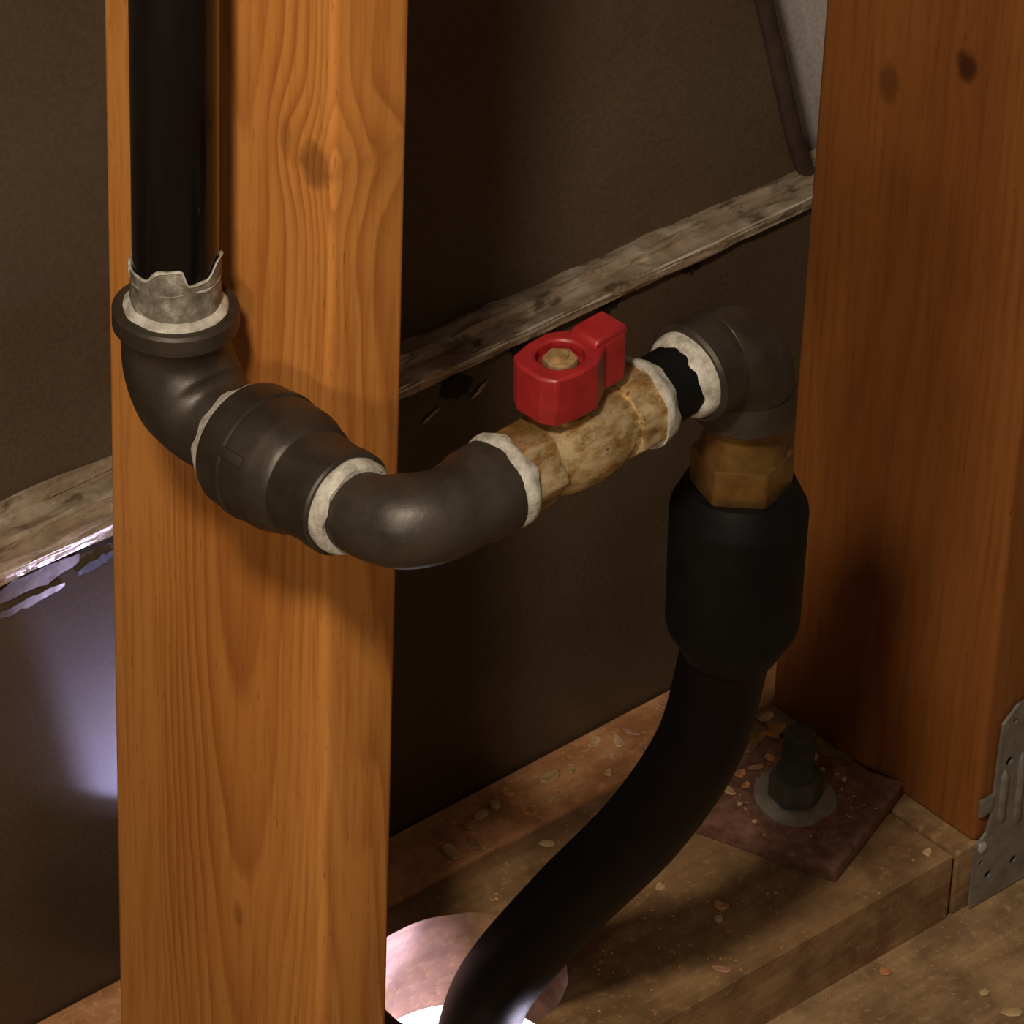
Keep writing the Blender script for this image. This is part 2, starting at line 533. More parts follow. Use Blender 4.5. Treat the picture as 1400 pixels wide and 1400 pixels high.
# ------------------------------------------------------------------ dimensions (metres)
T = 0.038                       # timber thickness
G = 0.0395                      # gap between lower panel and the backs of the studs
SL = -0.157                     # left face of the near stud
SR = SL + 0.4064                # left face of the far stud
FR = -G - 0.140                 # front plane of studs and sole plate
ZS = 0.298                      # top of the lower panel
HC = (0.0, -0.0987); HR = 0.0453

# ------------------------------------------------------------------ setting
bm = bmesh.new()
rect_with_hole(bm, -1.3, 1.6, -2.2, 0.06, -0.020, 0.0, HC[0], HC[1], HR + 0.0022, ragged=0.0)
tag(link('floor', bm, 'floor', None, (0, 0, 0), angle=30), 'wood-chip strewn subfloor in front of the sole plate', 'floor', kind='structure')

bm = bmesh.new()
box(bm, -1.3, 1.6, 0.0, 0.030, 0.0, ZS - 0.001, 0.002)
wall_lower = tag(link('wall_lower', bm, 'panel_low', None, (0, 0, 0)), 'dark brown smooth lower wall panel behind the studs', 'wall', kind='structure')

def tape_strip(name, x0, x1, prof, mat, parent, nx=260, amp=0.0016, seed=0.0, fx=18, taper=None):
    """crinkled tape following a cross-section polyline prof [(y,z)] along x, 0.6 mm thick"""
    bm = bmesh.new()
    P = []
    for (ya, za), (yb, zb) in zip(prof[:-1], prof[1:]):
        for k in range(5):
            P.append((ya + (yb - ya) * k / 5, za + (zb - za) * k / 5))
    P.append(prof[-1])
    grid = []
    for i in range(nx + 1):
        x = x0 + (x1 - x0) * i / nx
        col = []
        for j, (y, z) in enumerate(P):
            h = noise.noise(Vector((x * fx, j * 0.45 + seed, seed)))
            h2 = noise.noise(Vector((x * fx * 3.5, j * 0.9 + seed, seed + 7)))
            k = taper(x) if taper else 1.0
            zz = z
            e = 0.0022 * noise.noise(Vector((x * 30, seed * 5, 2.0 if j == 0 else 11.0))) if j in (0, len(P) - 1) else 0
            col.append(bm.verts.new((x, y - abs(amp * h) * 0.7 - 0.0006 - (e if j == 0 else 0) * 0.0, zz + amp * (h + 0.5 * h2) * (0.25 if j < 6 else 1.0) + e * (0.15 if j == 0 else 1.0))))
        grid.append(col)
    for i in range(nx):
        for j in range(len(P) - 1):
            bm.faces.new((grid[i][j], grid[i + 1][j], grid[i + 1][j + 1], grid[i][j + 1]))
    res = bmesh.ops.solidify(bm, geom=bm.faces[:], thickness=0.0007)
    return link(name, bm, mat, parent, (0, 0, 0), angle=50)

ledge = tape_strip('trim_1', -0.9, 1.2, [(-0.0035, ZS - 0.0035), (-0.0045, ZS + 0.0025), (0.0075, ZS + 0.0012), (0.0080, ZS + 0.0040), (0.0130, ZS + 0.0050), (0.027, ZS + 0.003)], 'tape', None, 520, 0.0026, 1.3, 26)
tag(ledge, 'dusty metallic tape along the ledge between upper and lower wall panels', 'trim', kind='structure')
bm = bmesh.new()
lip, lr = [], []
for i in range(420):
    x = -0.9 + 2.1 * i / 419
    lip.append(Vector((x, -0.0040 + 0.0004 * noise.noise(Vector((x * 20, 0, 0))), ZS + 0.0012 + 0.0005 * noise.noise(Vector((x * 16, 3, 0))))))
    lr.append(0.0014 + 0.0007 * noise.noise(Vector((x * 55, 7, 0))))
sweep(bm, lip, lr, 8)
link('tape_edge', bm, 'tape_lip', ledge, (0, 0, 0))
flap = tape_strip('tape_flap', -0.9, -0.06, [(0.0262, ZS + 0.004), (0.0268, ZS + 0.0125)], 'tape', ledge, 180, 0.0016, 5.1)

# upper panel ends at a leaning edge, a grey sheet shows beyond it
def panel_y(x):
    return 0.024 - 0.0323 * x
def cable_x(z):
    return 0.2975 - 0.318 * (z - 0.302)
bm = bmesh.new()
pts = [(-1.3, ZS - 0.02), (cable_x(ZS - 0.02), ZS - 0.02), (cable_x(1.3), 1.3), (-1.3, 1.3)]
f = [bm.verts.new((x, panel_y(x), z)) for x, z in pts]
b = [bm.verts.new((x, panel_y(x) + 0.006, z)) for x, z in pts]
bm.faces.new(f); bm.faces.new(b[::-1])
for i in range(4):
    bm.faces.new((f[i], b[i], b[(i + 1) % 4], f[(i + 1) % 4]))
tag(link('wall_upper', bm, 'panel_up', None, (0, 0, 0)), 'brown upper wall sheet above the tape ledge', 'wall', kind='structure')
bm = bmesh.new()
box(bm, -0.10, 1.6, 0.036, 0.050, 0.2, 1.3)
tag(link('wall_back', bm, 'panel_grey', None, (0, 0, 0)), 'pale grey wall sheet showing behind the leaning dark cable', 'wall', kind='structure')

# concrete under the floor, lit by the crawl space lamp
bm = bmesh.new()
box(bm, -0.6, 0.8, -0.30, 0.10, -0.30, -0.130, 0.004)
tag(link('foundation_ledge', bm, 'concrete', None, (0, -0.04, -0.3)), 'pale concrete ledge glowing in cold light below the bored hole', 'foundation', kind='structure')

# ------------------------------------------------------------------ timber
def timber(name, x0, x1, y0, y1, z0, z1, mat, bev=0.003):
    bm = bmesh.new()
    box(bm, x0, x1, y0, y1, z0, z1, bev, 3)
    return link(name, bm, mat, None, (x0, y0, z0), angle=50)

def stud(name, xl, mat):
    # local y runs from the back of the stud to its front, so the object is turned half round about z
    bm = bmesh.new()
    box(bm, -T, 0, 0, 0.140, 0, 1.3, 0.0035, 4)
    o = link(name, bm, mat, None, (0, 0, 0), angle=50)
    o.rotation_euler = (0, 0, math.pi)
    o.location = (xl, -G, T)
    return o
tag(stud('wall_stud', SL, 'stud_a'), 'golden knotty wooden stud right behind the black vertical pipe', 'wood stud', 'wall studs')
tag(stud('wall_stud', SR, 'stud_b'), 'dark reddish wooden stud beside the anchor bolt and metal bracket', 'wood stud', 'wall studs')

bm = bmesh.new()
rect_with_hole(bm, -1.3, 0.2352, FR, -G, 0.0, T, HC[0], HC[1], HR, ragged=0.0022)
sole = link('sole_plate', bm, 'plate', None, (0.0, FR, 0.0), angle=30)
tag(sole, 'brown wooden sole plate with a bored hole for the black hose', 'sole plate', 'sole plates')
tag(timber('sole_plate', 0.2385, 1.6, FR, -G, 0.0, T, 'plate', 0.0015), 'short visible end of wooden sole plate under the metal bracket', 'sole plate', 'sole plates')
tag(timber('backing_strip', -1.3, 1.6, -G + 0.0008, -0.0005, 0.0, T + 0.0025, 'strip', 0.0015), 'pale orange wood strip lying between sole plate and dark wall panel', 'wood strip')

# ------------------------------------------------------------------ cable on the wall
bm = bmesh.new()
pth, rr = [], []
for i in range(40):
    z = ZS + 0.004 + (1.25 - ZS) * (i / 39) ** 1.6
    dx = 0.004 * math.exp(-((z - ZS) / 0.012))
    pth.append(Vector((cable_x(z) + dx + 0.0012 * noise.noise(Vector((z * 14, 0, 0))), panel_y(cable_x(z)) - 0.0030, z)))
    rr.append(0.0043)
sweep(bm, pth, rr, 14)
tag(link('wall_cable', bm, 'cable', None, (cable_x(ZS), panel_y(0.3), ZS)), 'dark brown cable leaning along the edge of the upper wall sheet', 'cable')

# torn scraps of tape under the ledge
def scrap(x, z, w, h, ang, seed, mat='tape_dark'):
    bm = bmesh.new()
    n = 12
    top, bot = [], []
    for i in range(n + 1):
        u = -w / 2 + w * i / n
        e1 = h / 2 * (1 + 0.7 * noise.noise(Vector((i * 0.7, seed, 0)))) * (0.35 + math.sin(math.pi * min(max(i / n, 0.04), 0.96)) ** 0.5)
        e2 = -h / 2 * (1 + 0.7 * noise.noise(Vector((i * 0.7, seed, 5)))) * (0.35 + math.sin(math.pi * min(max(i / n, 0.04), 0.96)) ** 0.5)
        c, s = math.cos(ang), math.sin(ang)
        y = -0.0010 - 0.0012 * abs(noise.noise(Vector((i * 0.5, seed, 9))))
        top.append(bm.verts.new((x + u * c - e1 * s, y, z + u * s + e1 * c)))
        bot.append(bm.verts.new((x + u * c - e2 * s, y + 0.0004, z + u * s + e2 * c)))
    for i in range(n):
        bm.faces.new((bot[i], bot[i + 1], top[i + 1], top[i]))
    bmesh.ops.solidify(bm, geom=bm.faces[:], thickness=0.0006)
    return link('tape_scrap', bm, mat, wall_lower, (x, 0, z), angle=60)
M['scrap_black'] = mat_simple('tar_blob', (0.018, 0.011, 0.007, 1), (0.035, 0.022, 0.014, 1), 90, 0.6)
scrap(-0.170, 0.2865, 0.052, 0.007, 0.02, 1.0, 'tape_dark')
scrap(-0.172, 0.2760, 0.040, 0.0035, 0.03, 2.0, 'tape_dark')
scrap(-0.135, 0.2800, 0.020, 0.004, 0.1, 6.0, 'scrap_black')
scrap(0.070, 0.2840, 0.018, 0.009, -0.3, 3.0, 'scrap_black')
scrap(0.110, 0.2900, 0.015, 0.006, 0.1, 3.7, 'scrap_black')
scrap(0.163, 0.2905, 0.014, 0.0065, 0.2, 4.0, 'scrap_black')
scrap(0.215, 0.2905, 0.012, 0.006, -0.2, 5.2, 'scrap_black')
scrap(0.084, 0.2765, 0.012, 0.0022, 0.5, 4.4, 'tape')
scrap(0.114, 0.2790, 0.011, 0.0020, 0.5, 7.1, 'tape')
scrap(0.055, 0.2745, 0.011, 0.0018, 0.4, 8.3, 'tape')

# ------------------------------------------------------------------ iron pipe run with valve
E1 = Vector((-0.195, -0.133, 0.461))
E2 = Vector((-0.195, -0.268, 0.471))
E3 = Vector((-0.0115, -0.2605, 0.479))
UP = Vector((0, 0, 1))
d12 = (E2 - E1).normalized()
d23 = (E3 - E2).normalized()
run = empty('gas_pipe_run', (E1.x, E1.y, E1.z - 0.02))
tag(run, 'black iron gas pipe with elbows, reducer and red-handled brass valve', 'gas pipe')

# vertical pipe
PB = E1 + UP * 0.043
bm = bmesh.new()
lathe(bm, E1 + UP * 0.028, E1 + UP * 0.75, [(0, 0.0166), (1, 0.0171)], 56)
vp = link('vertical_pipe', bm, 'blackpipe', run, E1 + UP * 0.028)
tag(vp, 'glossy black upright pipe')

# smeared compound on the pipe threads: sleeve with a ragged upper edge
bm = bmesh.new()
n = 96
rows = 10
grid = []
camdir = math.atan2(CAMLOC.y - E1.y, CAMLOC.x - E1.x)
def top_edge(a):
    d = (a - camdir + math.pi) % (2 * math.pi) - math.pi      # 0 = towards the photographer, positive = to the right
    sm = lambda e0, e1, v: (lambda t: t * t * (3 - 2 * t))(min(max((v - e0) / (e1 - e0), 0), 1))
    h = 0.0212 + 0.0012 * noise.noise(Vector((math.cos(a) * 2.2, math.sin(a) * 2.2, 4.0)))
    h += 0.0065 * sm(-0.75, -0.30, d) * (1 - sm(0.12, 0.30, d))   # thin film pulled up the pipe in front
    h += 0.0050 * sm(0.72, 1.15, d) * (1 - sm(1.5, 2.2, d))       # black paint runs down between the two
    return h
for j in range(rows + 1):
    row = []
    for k in range(n):
        a = 2 * math.pi * k / n
        f = j / rows
        z = PB.z - 0.004 + (top_edge(a) + 0.004) * f
        r = 0.01735 + 0.00030 * math.sin(f * 19.0) + 0.0004 * noise.noise(Vector((math.cos(a) * 3, math.sin(a) * 3, f * 3)))
        if f > 0.86: r += 0.0005 if f < 0.97 else -0.0003
        row.append(bm.verts.new((E1.x + math.cos(a) * r, E1.y + math.sin(a) * r, z)))
    grid.append(row)
for j in range(rows):
    for k in range(n):
        bm.faces.new((grid[j][k], grid[j][(k + 1) % n], grid[j + 1][(k + 1) % n], grid[j + 1][k]))
sl = link('thread_sealant', bm, 'sealant_thin', vp, PB)
# pale bead along the ragged upper edge
bm = bmesh.new()
bp_ = []
for k in range(n + 1):
    a = 2 * math.pi * k / n
    bp_.append(Vector((E1.x + math.cos(a) * 0.0174, E1.y + math.sin(a) * 0.0174, PB.z + top_edge(a) - 0.0008)))
sweep(bm, bp_, [0.0003 + 0.0012 * abs(noise.noise(p * 130)) for p in bp_], 6)
link('sealant_edge', bm, 'sealant', vp, PB)
bm = bmesh.new()
bp_ = []
for k in range(n + 1):
    a = 2 * math.pi * k / n
    bp_.append(Vector((E1.x + math.cos(a) * 0.0174, E1.y + math.sin(a) * 0.0174, PB.z + 0.0165 + 0.0020 * noise.noise(Vector((math.cos(a) * 1.6, math.sin(a) * 1.6, 8))))))
sweep(bm, bp_, [0.0001 + 0.0014 * max(0.0, noise.noise(p * 120) + 0.15) for p in bp_], 6)
link('sealant_streak', bm, 'sealant', vp, PB)

# first elbow (street pattern): collar up, male end towards the room
bm = bmesh.new()
elbow(bm, E1, UP, d12, 0.0445, 0.046, 0.026, 0.0212, 0.0246, None, 0.0090, 0, None, 0.0158)
el1 = link('elbow', bm, 'iron', run, E1)
tag(el1, 'dark iron elbow below the upright pipe')
bm = bmesh.new()
def j1(i, a): return 0.0006 * noise.noise(Vector((math.cos(a) * 3, math.sin(a) * 3, i)))
lathe(bm, E1 + UP * 0.0425, E1 + UP * 0.0470, [(0, 0.0205), (0.45, 0.0203), (0.8, 0.0190), (1, 0.0174)], 56, True, j1)
link('sealant_ring', bm, 'sealant', el1, E1 + UP * 0.044)

# reducer coupling
CA = E1 + d12 * 0.0425
CB = E1 + d12 * 0.1035
bm = bmesh.new()
lathe(bm, CA, CB, [(0, 0.0228), (0.012, 0.0250), (0.05, 0.0258), (0.19, 0.0260), (0.20, 0.0266), (0.24, 0.0266), (0.25, 0.0258), (0.44, 0.0256), (0.49, 0.0250),
                   (0.54, 0.0234), (0.60, 0.0230), (0.63, 0.0214), (0.86, 0.0206), (0.89, 0.0212), (0.985, 0.0212), (1.0, 0.0204)], 64)
rc = link('reducer_coupling', bm, 'iron', run, CA)
tag(rc, 'stepped dark iron reducer coupling')
# dark throat of the small end and moulded bars
tdir = d12
uu = (RX * -1 - tdir * (RX * -1).dot(tdir)).normalized()
for sgn in (-0.50, math.pi - 0.50):
    bm = bmesh.new()
    base_u = Vector((-1, 0, 0)); base_v = tdir.cross(base_u).normalized()
    rad = (base_u * math.cos(sgn) + base_v * math.sin(sgn)).normalized()
    side = tdir.cross(rad).normalized()
    mt = Matrix((side, tdir, rad)).transposed().to_4x4()
    mt.translation = CA + tdir * 0.0195 + rad * 0.0256
    box(bm, -0.0022, 0.0022, -0.0075, 0.0075, -0.002, 0.0013, 0.0007, 2, mt)
    link('moulded_bar', bm, 'iron', rc, CA)
sealant_ring('sealant_ring', CA + d12 * 0.003, -d12, 0.0240, 0.0212, 0.0085, rc, 2.0)
sealant_ring('sealant_ring', CB - d12 * 0.0015, d12, 0.0188, 0.0175, 0.0080, rc, 5.0)

# second elbow
bm = bmesh.new()
elbow(bm, E2, -d12, d23, 0.033, 0.0485, 0.0255, 0.0172, None, 0.0188, 0, 0.0125, 0.0146, None)
el2 = link('elbow', bm, 'iron', run, E2)
tag(el2, 'dark iron elbow in front of the golden stud')

# ball valve
VA = E2 + d23 * 0.0475
VB = VA + d23 * 0.0775
ball = bmesh.new()
prism(ball, VA, VA + d23 * 0.022, 0.0182, 6, math.radians(30), 0.0012)
prism(ball, VB - d23 * 0.016, VB, 0.0186, 8, math.radians(22.5), 0.0012)
lathe(ball, VA + d23 * 0.015, VB - d23 * 0.012, [(0, 0.0142), (0.12, 0.0146), (0.28, 0.0176), (0.5, 0.0190), (0.72, 0.0180), (0.86, 0.0160), (1, 0.0160)], 44)
vside = d23.cross(UP).normalized()              # towards the room
vup = vside.cross(d23).normalized()
if vup.z < 0: vup = -vup
if vside.y > 0: vside = -vside
STEM = VA + d23 * 0.0365
lathe(ball, STEM + vup * 0.008, STEM + vup * 0.0215, [(0, 0.0105), (0.75, 0.0105), (0.76, 0.0085), (1, 0.0085)], 28)
bv = link('ball_valve', ball, 'brass', run, VA)
tag(bv, 'brass ball valve smeared with pale compound')
sealant_ring('sealant_ring', VA - d23 * 0.0010, d23, 0.0188, 0.0184, 0.0085, bv, 8.0)
sealant_ring('sealant_ring', VB - d23 * 0.003, d23, 0.0190, 0.0160, 0.0075, bv, 11.0)
# red handle: boss with recessed screw and a raised fin pointing away along the pipe
HM = Matrix((d23, -vside, vup)).transposed().to_4x4()
HM.translation = STEM + vup * 0.0225 - d23 * 0.003
bm = bmesh.new()
hb, ht = 0.0, 0.0215
outline = [(-0.0165, -0.0060), (-0.0130, -0.0118), (-0.0040, -0.0138), (0.0060, -0.0138), (0.0120, -0.0105), (0.0165, -0.0074), (0.0275, -0.0074),
           (0.0290, -0.0055), (0.0290, 0.0055), (0.0275, 0.0074), (0.0165, 0.0074), (0.0120, 0.0105), (0.0060, 0.0138), (-0.0040, 0.0138), (-0.0130, 0.0118), (-0.0165, 0.0060)]
NO = len(outline)
lo_ = [bm.verts.new((x, y, hb)) for x, y in outline]
hi_ = [bm.verts.new((x, y, ht)) for x, y in outline]
for i in range(NO):
    bm.faces.new((lo_[i], lo_[(i + 1) % NO], hi_[(i + 1) % NO], hi_[i]))
bm.faces.new(lo_[::-1])
# recessed screw well in the top
K = NO
well = []
for (x, y) in outline:
    a = math.atan2(y, x + 0.0005)
    well.append((math.cos(a) * 0.0096, math.sin(a) * 0.0096))
w1 = [bm.verts.new((x, y, ht)) for x, y in well]
w2 = [bm.verts.new((x * 0.96, y * 0.96, ht - 0.006)) for x, y in well]
for i in range(NO):
    i2 = (i + 1) % NO
    bm.faces.new((hi_[i], hi_[i2], w1[i2], w1[i]))
    bm.faces.new((w1[i], w1[i2], w2[i2], w2[i]))
bm.faces.new(w2)
# raised fin
fin = [(0.0112, ht - 0.001), (0.0125, ht + 0.0022), (0.0150, ht + 0.0030), (0.0280, ht + 0.0030), (0.0290, ht + 0.0022), (0.0290, ht - 0.001)]
fa = [bm.verts.new((x, -0.0071, z)) for x, z in fin]
fb = [bm.verts.new((x, 0.0071, z)) for x, z in fin]
bm.faces.new(fa); bm.faces.new(fb[::-1])
for i in range(len(fin)):
    i2 = (i + 1) % len(fin)
    bm.faces.new((fa[i], fb[i], fb[i2], fa[i2]))
bmesh.ops.transform(bm, matrix=HM, verts=bm.verts)
hd = link('handle', bm, 'red', bv, HM.translation, angle=28)
bvm = hd.modifiers.new('bevel', 'BEVEL'); bvm.width = 0.0011; bvm.segments = 2; bvm.limit_method = 'ANGLE'; bvm.angle_limit = math.radians(40)
tag(hd, 'red valve handle')
bm = bmesh.new()
st = HM.translation + vup * (ht - 0.0065)
prism(bm, st, st + vup * 0.0052, 0.0070, 6, 0.3, 0.0008)
lathe(bm, st + vup * 0.004, st + vup * 0.0066, [(0, 0.0036), (1, 0.0032)], 16)
link('handle_nut', bm, 'screw', bv, st)

# nipple and third elbow
bm = bmesh.new()
lathe(bm, VB - d23 * 0.004, E3 - d23 * 0.026, [(0, 0.0148), (1, 0.0148)], 44)
link('pipe_nipple', bm, 'blackpoly_cap', run, VB)
DN = Vector((0.004, 0.002, -1)).normalized()
bm = bmesh.new()
elbow(bm, E3, -d23, DN, 0.0335, 0.0345, 0.0215, 0.0196, 0.0206, 0.0206, 0.0105, 0.0115)
el3 = link('elbow', bm, 'iron', run, E3)
tag(el3, 'dark iron elbow above the black hose')
sealant_ring('sealant_ring', E3 - d23 * 0.0320, -d23, 0.0180, 0.0146, 0.0085, el3, 14.0)

# ------------------------------------------------------------------ black plastic hose with brass nut
HX, HY = -0.0085, -0.2590
hose = empty('flexible_hose', (0.0, -0.112, 0.0))
tag(hose, 'thick black plastic hose with brass nut bending down into the bored hole', 'hose')
bm = bmesh.new()
lathe(bm, (HX, HY, 0.4250), (HX, HY, 0.4480), [(0, 0.0178), (0.2, 0.0172), (0.35, 0.0160), (1, 0.0158)], 40)
fdir = Vector((CAMLOC.x - HX, CAMLOC.y - HY, 0)).normalized()
prism(bm, (HX, HY, 0.4055), (HX, HY, 0.4255), 0.0209, 6, math.radians(30), 0.0011, fdir)
link('brass_nut', bm, 'brass_nut', hose, (HX, HY, 0.4055))
bm = bmesh.new()
lathe(bm, (HX, HY, 0.4090), (HX + 0.001, HY, 0.3240), [(0, 0.0215), (0.0, 0.0225), (0.13, 0.0278), (0.16, 0.0282), (0.80, 0.0276), (0.84, 0.0268), (1.0, 0.0196)], 48)
tag(link('compression_collar', bm, 'blackpoly_cap', hose, (HX, HY, 0.324)), 'black plastic collar')
ctrl = [(HX + 0.001, HY, 0.372), (HX + 0.001, HY, 0.334), (-0.0065, -0.2545, 0.3162), (-0.006, -0.2428, 0.2635), (-0.006, -0.2132, 0.2017), (-0.006, -0.1703, 0.1334),
        (-0.006, -0.1298, 0.0642), (-0.005, -0.1135, 0.0225), (-0.003, -0.104, -0.030), (0.0, -0.100, -0.1295)]
ctrl = [Vector(c) for c in ctrl]
pth = []
for i in range(len(ctrl) - 1):
    p0 = ctrl[max(i - 1, 0)]; p1 = ctrl[i]; p2 = ctrl[i + 1]; p3 = ctrl[min(i + 2, len(ctrl) - 1)]
    for k in range(10):
        t = k / 10
        pth.append(0.5 * ((2 * p1) + (p2 - p0) * t + (2 * p0 - 5 * p1 + 4 * p2 - p3) * t * t + (3 * p1 - p0 - 3 * p2 + p3) * t ** 3))
pth.append(ctrl[-1])
bm = bmesh.new()
sweep(bm, pth, [0.0186] * len(pth), 44)
link('hose_body', bm, 'blackpoly', hose, (0, -0.112, 0.0))

# ------------------------------------------------------------------ anchor bolt
AC = Vector((0.2005, -0.1105, T))
ang = math.radians(20.4)
bolt = empty('anchor_bolt', AC)
tag(bolt, 'rusty anchor bolt with nut, round washer and square plate beside reddish stud', 'bolt')
bm = bmesh.new()
mt = Matrix.Rotation(ang, 4, 'Z'); mt.translation = AC
box(bm, -0.038, 0.038, -0.037, 0.037, 0.0003, 0.0090, 0.0008, 2, mt)
link('plate_washer', bm, 'rust', bolt, AC)
bm = bmesh.new()
lathe(bm, AC + Vector((-0.002, 0.002, 0.0090)), AC + Vector((-0.002, 0.0015, 0.0120)), [(0, 0.0196), (0.1, 0.0202), (0.9, 0.0202), (1, 0.0196)], 40)
link('round_washer', bm, 'washer', bolt, AC + Vector((0, 0, 0.0090)))
bm = bmesh.new()
prism(bm, AC + Vector((-0.002, 0.002, 0.0120)), AC + Vector((-0.002, 0.002, 0.0255)), 0.0137, 6, 0.4, 0.0014)
link('hex_nut', bm, 'bolt', bolt, AC + Vector((0, 0, 0.0120)))
bm = bmesh.new()
prof = [(0, 0.0072)]
K = 22
for i in range(K):
    prof.append(((i + 0.3) / K, 0.0079)); prof.append(((i + 0.9) / K, 0.0071))
prof.append((1, 0.0066))
lathe(bm, AC + Vector((-0.002, 0.002, 0.0250)), AC + Vector((-0.002, 0.002, 0.0500)), prof, 24)
link('threaded_rod', bm, 'bolt', bolt, AC + Vector((0, 0, 0.024)))

# ------------------------------------------------------------------ galvanized bracket
def sheet(name, outer, holes, thick, mat, parent, loc, y):
    cu = bpy.data.curves.new(name, 'CURVE')
    cu.dimensions = '2D'; cu.fill_mode = 'BOTH'; cu.extrude = thick / 2
    def spl(pts):
        s = cu.splines.new('POLY')
        s.points.add(len(pts) - 1)
        for p, (x, z) in zip(s.points, pts):
            p.co = (x, z, 0, 1)
        s.use_cyclic_u = True
    spl(outer)
    for (hx, hz, hr) in holes:
        spl([(hx + hr * math.cos(2 * math.pi * k / 18), hz + hr * math.sin(2 * math.pi * k / 18)) for k in range(18)])
    tmp = bpy.data.objects.new(name + '_outline', cu)
    COL.objects.link(tmp)
    dg = bpy.context.evaluated_depsgraph_get()
    me = bpy.data.meshes.new_from_object(tmp.evaluated_get(dg))
    bpy.data.objects.remove(tmp, do_unlink=True)
    bm = bmesh.new(); bm.from_mesh(me); bpy.data.meshes.remove(me)
    for v in bm.verts:
        v.co = Vector((v.co.x, y + v.co.z, v.co.y))
    return link(name, bm, mat, parent, loc, angle=30)
BL = Vector((0.27, FR, 0.0))
br = empty('framing_bracket', BL)
tag(br, 'galvanized metal framing bracket with holes on the front of the reddish stud', 'bracket')
YB = FR - 0.0022
outer = [(0.2478, 0.0012), (0.2960, 0.0012), (0.2960, 0.0400), (0.2880, 0.0450), (0.2868, 0.1060), (0.2800, 0.1150), (0.2680, 0.1150), (0.2585, 0.1075),
         (0.2568, 0.0520), (0.2545, 0.0440), (0.2478, 0.0385)]
holes = [(0.2665, 0.1060, 0.0015), (0.2655, 0.0825, 0.0025), (0.2815, 0.0860, 0.0015), (0.2805, 0.1030, 0.0015), (0.2528, 0.0270, 0.0015), (0.2585, 0.0165, 0.0024), (0.2830, 0.0520, 0.0024),
         (0.2760, 0.0170, 0.0024), (0.2880, 0.0280, 0.0015)]
sheet('bracket_plate', outer, holes, 0.0016, 'galv', br, BL, YB)
for (rx, z0, z1) in ((0.2630, 0.046, 0.0785), (0.2745, 0.040, 0.0840)):
    bm = bmesh.new()
    pp = [Vector((rx, YB - 0.0002, z0 + (z1 - z0) * k / 10)) for k in range(11)]
    sweep(bm, pp, [0.0008] + [0.0026] * 9 + [0.0008], 14)
    link('stiffening_rib', bm, 'galv', br, (rx, YB, z0))
bm = bmesh.new()
box(bm, 0.2487, 0.2580, FR - 0.0030, FR - 0.0008, 0.0560, 0.0660, 0.0006)
link('side_tab', bm, 'galv', br, (0.253, FR, 0.06))
bm = bmesh.new()
lathe(bm, (0.2520, YB + 0.002, 0.0370), (0.2520, YB - 0.0022, 0.0372), [(0, 0.0014), (0.45, 0.0014), (0.46, 0.0031), (0.85, 0.0030), (1, 0.0020)], 18)
link('nail', bm, 'nail', br, (0.2520, YB, 0.0370))

# ------------------------------------------------------------------ lamp under the floor
LB = Vector((0.085, -0.0625, -0.130))
wl = empty('work_lamp', LB)
tag(wl, 'bright white LED work lamp glowing below the bored hole', 'lamp')
bm = bmesh.new()
box(bm, 0.030, 0.140, -0.170, 0.045, -0.1299, -0.1000, 0.004)
link('lamp_housing', bm, 'lampbody', wl, LB)
bm = bmesh.new()
box(bm, 0.035, 0.135, -0.165, 0.040, -0.1002, -0.0975, 0.001)
link('lamp_lens', bm, 'lens', wl, (LB.x, LB.y, -0.100))

# ------------------------------------------------------------------ wood chips
def chip_mesh(name, sx, sy, sz, mat, seed):
    bm = bmesh.new()
    n = 7
    lo_, hi_ = [], []
    for k in range(n):
        a = 2 * math.pi * k / n
        r = 1 + 0.45 * noise.noise(Vector((math.cos(a) * 1.5, math.sin(a) * 1.5, seed)))
        x, y = math.cos(a) * sx * r, math.sin(a) * sy * r
        curl = 0.6 * sz * (x / sx) ** 2
        lo_.append(bm.verts.new((x, y, curl)))
        hi_.append(bm.verts.new((x * 0.85, y * 0.85, curl + sz * (0.8 + 0.5 * noise.noise(Vector((x * 900, y * 900, seed)))))))
    for k in range(n):
        k2 = (k + 1) % n
        bm.faces.new((lo_[k], lo_[k2], hi_[k2], hi_[k]))
    bm.faces.new(lo_[::-1]); bm.faces.new(hi_)
    bmesh.ops.recalc_face_normals(bm, faces=bm.faces)
    me = bpy.data.meshes.new(name)
    bm.to_mesh(me); bm.free()
    me.materials.append(M[mat])
    return me
chips = [chip_mesh('wood_chip', 0.0050, 0.0026, 0.0011, 'chip_a', 1.1), chip_mesh('wood_chip', 0.0038, 0.0030, 0.0014, 'chip_b', 2.7),
         chip_mesh('wood_chip', 0.0060, 0.0022, 0.0010, 'chip_c', 4.9), chip_mesh('wood_chip', 0.0026, 0.0022, 0.0015, 'chip_a', 8.2)]
def place_chip(x, y, z, k, s, label, group):
    o = bpy.data.objects.new('wood_chip', chips[k])
    COL.objects.link(o)
    o.location = (x, y, z)
    o.rotation_euler = (random.uniform(-0.05, 0.05), random.uniform(-0.05, 0.05), random.uniform(0, 6.28))
    o.scale = (s, s, s)
    tag(o, label, 'wood chip', group)
def far_from(x, y, lst):
    return all((x - a) ** 2 + (y - b) ** 2 > r * r for a, b, r in lst)
spots = []
def scatter(count, x0, x1, y0, y1, z, label, group, smin=0.7, smax=1.4, avoid=()):
    c = 0
    tries = 0
    while c < count and tries < 4000:
        tries += 1
        x, y = random.uniform(x0, x1), random.uniform(y0, y1)
        if not far_from(x, y, avoid) or not far_from(x, y, [(a, b, 0.009) for a, b in spots]):
            continue
        spots.append((x, y))
        place_chip(x, y, z, random.randrange(4), random.uniform(smin, smax), label, group)
        c += 1
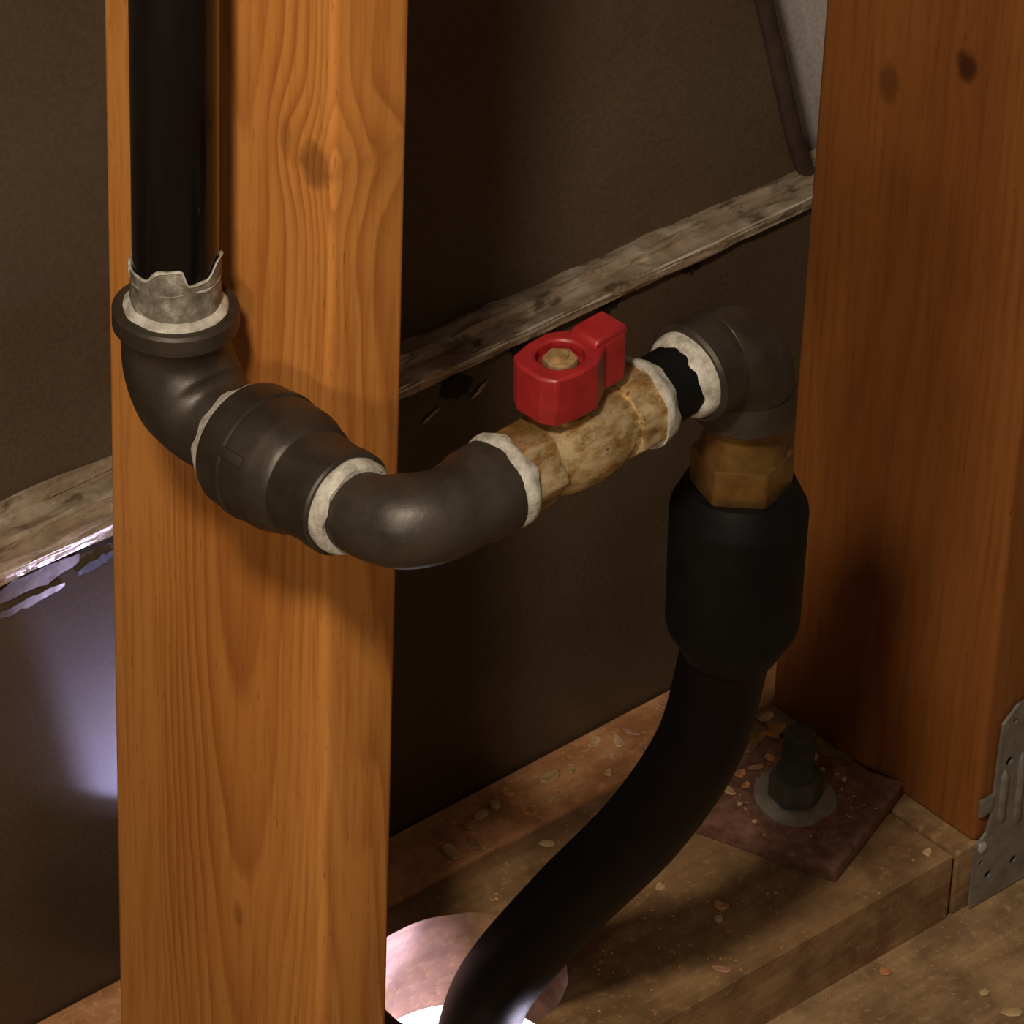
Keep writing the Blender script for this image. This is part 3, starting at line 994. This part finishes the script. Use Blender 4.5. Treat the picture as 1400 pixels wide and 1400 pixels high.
AV = [(HC[0], HC[1], HR + 0.008)]
BOLTAV = [(AC.x, AC.y, 0.058)]
scatter(20, 0.05, 0.243, -G + 0.007, -0.008, T + 0.0027, 'small wood chip on the pale strip below the dark wall panel', 'chips on the backing strip')
scatter(14, 0.09, 0.228, FR + 0.006, -G - 0.007, T + 0.0002, 'small wood chip on the sole plate around the anchor bolt plate', 'chips on the sole plate', 0.6, 1.1, AV + BOLTAV)
scatter(22, 0.08, 0.40, FR - 0.10, FR - 0.008, 0.0002, 'small wood chip on the floor in front of the sole plate', 'chips on the floor', 0.6, 1.3)
scatter(26, 0.135, 0.243, -0.078, -G - 0.004, T + 0.0002, 'wood chip in the heap on the sole plate behind the anchor bolt', 'chips behind the bolt', 0.8, 1.7, [(AC.x, AC.y, 0.052)])
scatter(12, AC.x - 0.030, AC.x + 0.030, AC.y - 0.004, AC.y + 0.034, T + 0.0092, 'small wood chip lying on the rusty square bolt plate', 'chips on the bolt plate', 0.5, 0.9, [(AC.x - 0.002, AC.y + 0.002, 0.025)])

# fine sawdust, uncountable
bm = bmesh.new()
def dust(count, x0, x1, y0, y1, z, avoid=(), dens=None):
    for _ in range(count):
        x, y = random.uniform(x0, x1), random.uniform(y0, y1)
        if not far_from(x, y, avoid): continue
        if dens and random.random() > dens(x, y): continue
        s = random.uniform(0.0004, 0.0013)
        a = random.uniform(0, 6.28)
        h = s * random.uniform(0.3, 0.9)
        c_, s_ = math.cos(a) * s, math.sin(a) * s
        k = random.uniform(0.35, 0.9)
        v = [bm.verts.new((x + c_, y + s_, z)), bm.verts.new((x - s_ * k, y + c_ * k, z)), bm.verts.new((x - c_, y - s_, z)), bm.verts.new((x + s_ * k, y - c_ * k, z)), bm.verts.new((x, y, z + h))]
        for i in range(4):
            bm.faces.new((v[i], v[(i + 1) % 4], v[4]))
cl = lambda x, y: 0.15 + 0.85 * max(0, noise.noise(Vector((x * 22, y * 22, 1.0))) + 0.35)
dust(900, -0.25, 0.25, -G + 0.003, -0.003, T + 0.0026, (), cl)
dust(700, 0.02, 0.233, FR + 0.003, -G - 0.002, T + 0.0001, AV + [(AC.x, AC.y, 0.05)], cl)
dust(1800, 0.05, 0.50, FR - 0.25, FR - 0.003, 0.0001, (), cl)
dust(200, AC.x - 0.032, AC.x + 0.032, AC.y - 0.030, AC.y + 0.032, T + 0.0091, [(AC.x, AC.y, 0.022)], cl)
tag(link('sawdust', bm, 'chip_b', None, (0, 0, 0), smooth=False), 'fine sawdust scattered over sole plate and floor', 'sawdust', kind='stuff')
